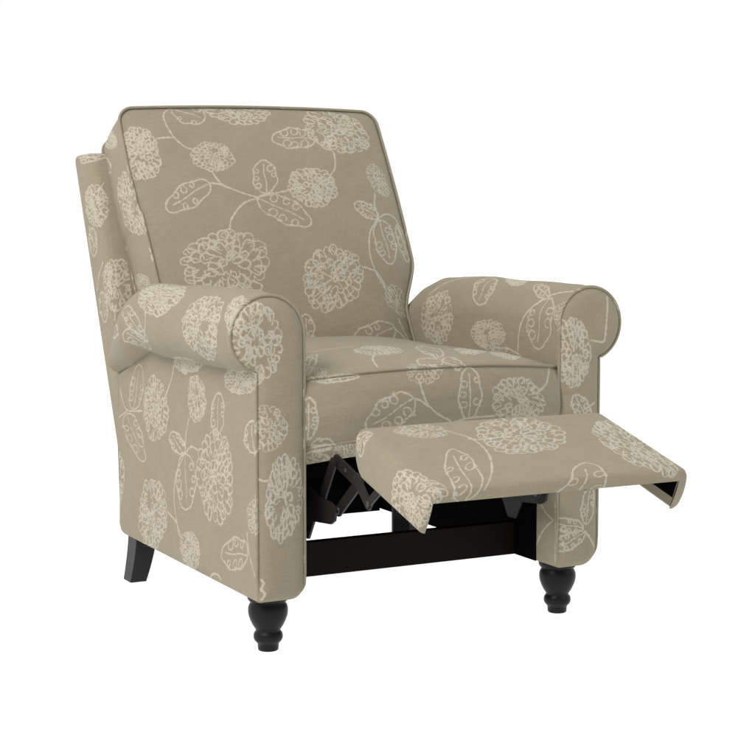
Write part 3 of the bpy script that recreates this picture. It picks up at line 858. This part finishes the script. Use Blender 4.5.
# ---- reclining mechanism: flat steel links and rivets, one set per side
def link(mb, x, a, b, w, th=.0035):
    a = Vector((0, *a)); b = Vector((0, *b)); d = (b - a).normalized(); n = Vector((0, -d.z, d.y))
    pts = []
    for c, sgn in ((b, 1), (a, -1)):
        for k in range(9):
            an = -PI / 2 + PI * k / 8
            pts.append(c + (d * math.cos(an) + n * math.sin(an)) * (w / 2) * sgn)
    A = [Vector((x - th / 2, p.y, p.z)) for p in pts]; B = [Vector((x + th / 2, p.y, p.z)) for p in pts]
    mb.grid([A, B], None, close_j=True); mb.ngon(A[::-1]); mb.ngon(B)
def plate(mb, x, poly, th=.004):
    A = [(x - th / 2, y, z) for y, z in poly]; B = [(x + th / 2, y, z) for y, z in poly]
    mb.grid([A, B], None, close_j=True); mb.ngon(A[::-1]); mb.ngon(B)
def rivet(mb, x, p, r, sg):
    prof = [(r, 0), (r, .0025), (r * .8, .0042), (r * .35, .0048)]
    rows = [[(x - sg * h, p[0] + q * math.cos(2 * PI * k / 14), p[1] + q * math.sin(2 * PI * k / 14)) for k in range(14)] for q, h in prof]
    mb.grid(rows, None, close_j=True); mb.ngon(rows[-1])
    rows = [[(x + sg * h, p[0] + q * math.cos(2 * PI * k / 14), p[1] + q * math.sin(2 * PI * k / 14)) for k in range(14)] for q, h in prof]
    mb.grid(rows, None, close_j=True); mb.ngon(rows[-1])
def mechanism(sg):
    x = sg * .205
    e = MB(); plate(e, x + sg * .003, [(.046, .262), (.112, .285), (.30, .285), (.30, .235), (.118, .215), (.094, .180), (.072, .180), (.050, .214), (-.016, .220), (-.030, .228), (-.034, .242), (-.028, .252), (-.012, .257)])
    root = e.build('mechanism', METAL, chair, smooth=False)
    links = [((-.016, .322), (.034, .245), .021, 0), ((-.020, .327), (-.096, .303), .022, -.005), ((-.094, .302), (-.017, .242), .020, -.010),
             ((-.108, .310), (-.150, .275), .020, 0.003), ((-.150, .275), (-.235, .336), .014, .004)]
    for a, b, w, dx in links:
        m = MB(); link(m, x + sg * dx, a, b, w); m.build('link', METAL, root, smooth=False)
    for p, r, dx in (((-.018, .325), .0062, -.004), ((-.095, .303), .0065, -.010), ((-.017, .242), .0068, -.010), ((-.150, .275), .0066, .002), ((.034, .247), .005, 0), ((-.055, .316), .004, -.006), ((.084, .192), .005, .008)):
        m = MB(); rivet(m, x + sg * dx, p, r, 1); m.build('rivet', RIVET, root, angle=40)
    m = MB(); m.box((x - sg * .012, -.270, .336), (.022, .13, .006), Matrix.Rotation(math.radians(13.7), 3, 'X')); m.build('mounting_bracket', METAL, root, smooth=False)
    return root
mechanism(-1); mechanism(1)
mb = MB(); mb.box((.055, .23, .190), (.034, .006, .11)); mb.build('support_bracket', METAL, chair, smooth=False)

# ---- legs
prof = [(.0160, 0), (.0172, .0012), (.0176, .004), (.0180, .0110), (.0195, .0135), (.0225, .0165), (.0246, .0205), (.0250, .0250), (.0240, .0295), (.0215, .0330), (.0206, .0350), (.0222, .0380),
        (.0262, .0440), (.0300, .0520), (.0328, .0600), (.0338, .0670), (.0336, .0730), (.0322, .0780), (.0300, .0815), (.0296, .0832), (.0316, .0850), (.0345, .0885), (.0352, .0930), (.0350, .1010)]
for sg in (-1, 1):
    mb = MB(); mb.lathe(prof, sg * .292, .058)
    o = mb.build('leg', LEGM, chair, angle=60, label='turned bun front leg in black finish')
for sg in (-1, 1):
    mb = MB(); rows = []
    for k in range(11):
        t = k / 10; z = .104 * (1 - t) 
        yf = .612 + .040 * t ** 1.6; yb = .662 + .034 * t ** 1.4
        xo, xi = .3285, .2845 + .010 * t
        b = .002
        ring = [(xo - b, yf), (xo, yf + b), (xo, yb - b), (xo - b, yb), (xi + b, yb), (xi, yb - b), (xi, yf + b), (xi + b, yf)]
        rows.append([(sg * q[0], q[1], z) for q in ring])
    mb.grid(rows, None, close_j=True); mb.ngon(rows[-1]); mb.ngon(rows[0][::-1])
    mb.build('leg', LEGM, chair, angle=35, label='square tapered rear leg kicked backwards')

# ------------------------------------------------------------------ setting: white sweep
wm, nt, b = new_mat('white_floor_added_glow')
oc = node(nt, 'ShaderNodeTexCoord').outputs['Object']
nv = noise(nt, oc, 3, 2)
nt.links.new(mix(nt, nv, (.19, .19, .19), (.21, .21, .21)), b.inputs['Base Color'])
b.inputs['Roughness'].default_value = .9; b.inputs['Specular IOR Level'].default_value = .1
b.inputs['Emission Color'].default_value = (1, 1, 1, 1); b.inputs['Emission Strength'].default_value = FLOOR_GLOW   # added glow keeps the floor white and cancels the chair's shadow
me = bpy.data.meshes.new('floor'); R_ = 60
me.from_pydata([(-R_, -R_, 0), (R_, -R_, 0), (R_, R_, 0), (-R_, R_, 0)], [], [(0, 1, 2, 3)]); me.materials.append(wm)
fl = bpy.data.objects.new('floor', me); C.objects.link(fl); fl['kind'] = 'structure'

# ------------------------------------------------------------------ light
w = bpy.data.worlds.new('World'); scene.world = w; w.use_nodes = True
bg = w.node_tree.nodes['Background']; bg.inputs[0].default_value = (1, 1, 1, 1); bg.inputs[1].default_value = WORLD_L
wn = w.node_tree                                   # white backdrop in front, dimmer studio behind the camera
tc = node(wn, 'ShaderNodeTexCoord'); sx = node(wn, 'ShaderNodeSeparateXYZ'); wn.links.new(tc.outputs['Generated'], sx.inputs[0])
mr = node(wn, 'ShaderNodeMapRange', interpolation_type='SMOOTHSTEP'); wn.links.new(sx.outputs['Y'], mr.inputs['Value'])
mr.inputs['From Min'].default_value = -.45; mr.inputs['From Max'].default_value = .15
mr.inputs['To Min'].default_value = WORLD_L * .50; mr.inputs['To Max'].default_value = WORLD_L
wn.links.new(mr.outputs[0], bg.inputs[1])
def area(name, loc, target, size, power, col=(1, 1, 1)):
    l = bpy.data.lights.new(name, 'AREA'); l.shape = 'RECTANGLE'; l.size = size[0]; l.size_y = size[1]; l.energy = power; l.color = col
    o = bpy.data.objects.new(name, l); C.objects.link(o); o.location = loc
    o.rotation_euler = (Vector(target) - Vector(loc)).to_track_quat('-Z', 'Y').to_euler()
    return o
for a_ in LAMPS: area(*a_)

# ------------------------------------------------------------------ camera
cam = bpy.data.cameras.new('camera'); co = bpy.data.objects.new('camera', cam); C.objects.link(co); scene.camera = co
co.location = (-1.423, -2.5058, .745)
co.rotation_euler = (PI / 2 - .0958, 0, -.4808)
cam.sensor_width = 36; cam.lens = 1685.8 / 755 * 36; cam.shift_x = 1.2 / 755; cam.shift_y = -7.9 / 755
cam.clip_end = 300; cam.clip_start = .05
scene.view_settings.view_transform = 'Standard'; scene.view_settings.look = 'None'
scene.view_settings.exposure = 0; scene.view_settings.gamma = 1
scene.render.engine = 'CYCLES'
scene.cycles.use_denoising = True
scene.cycles.max_bounces = 8; scene.cycles.diffuse_bounces = 5
scene.cycles.filter_width = 1.5
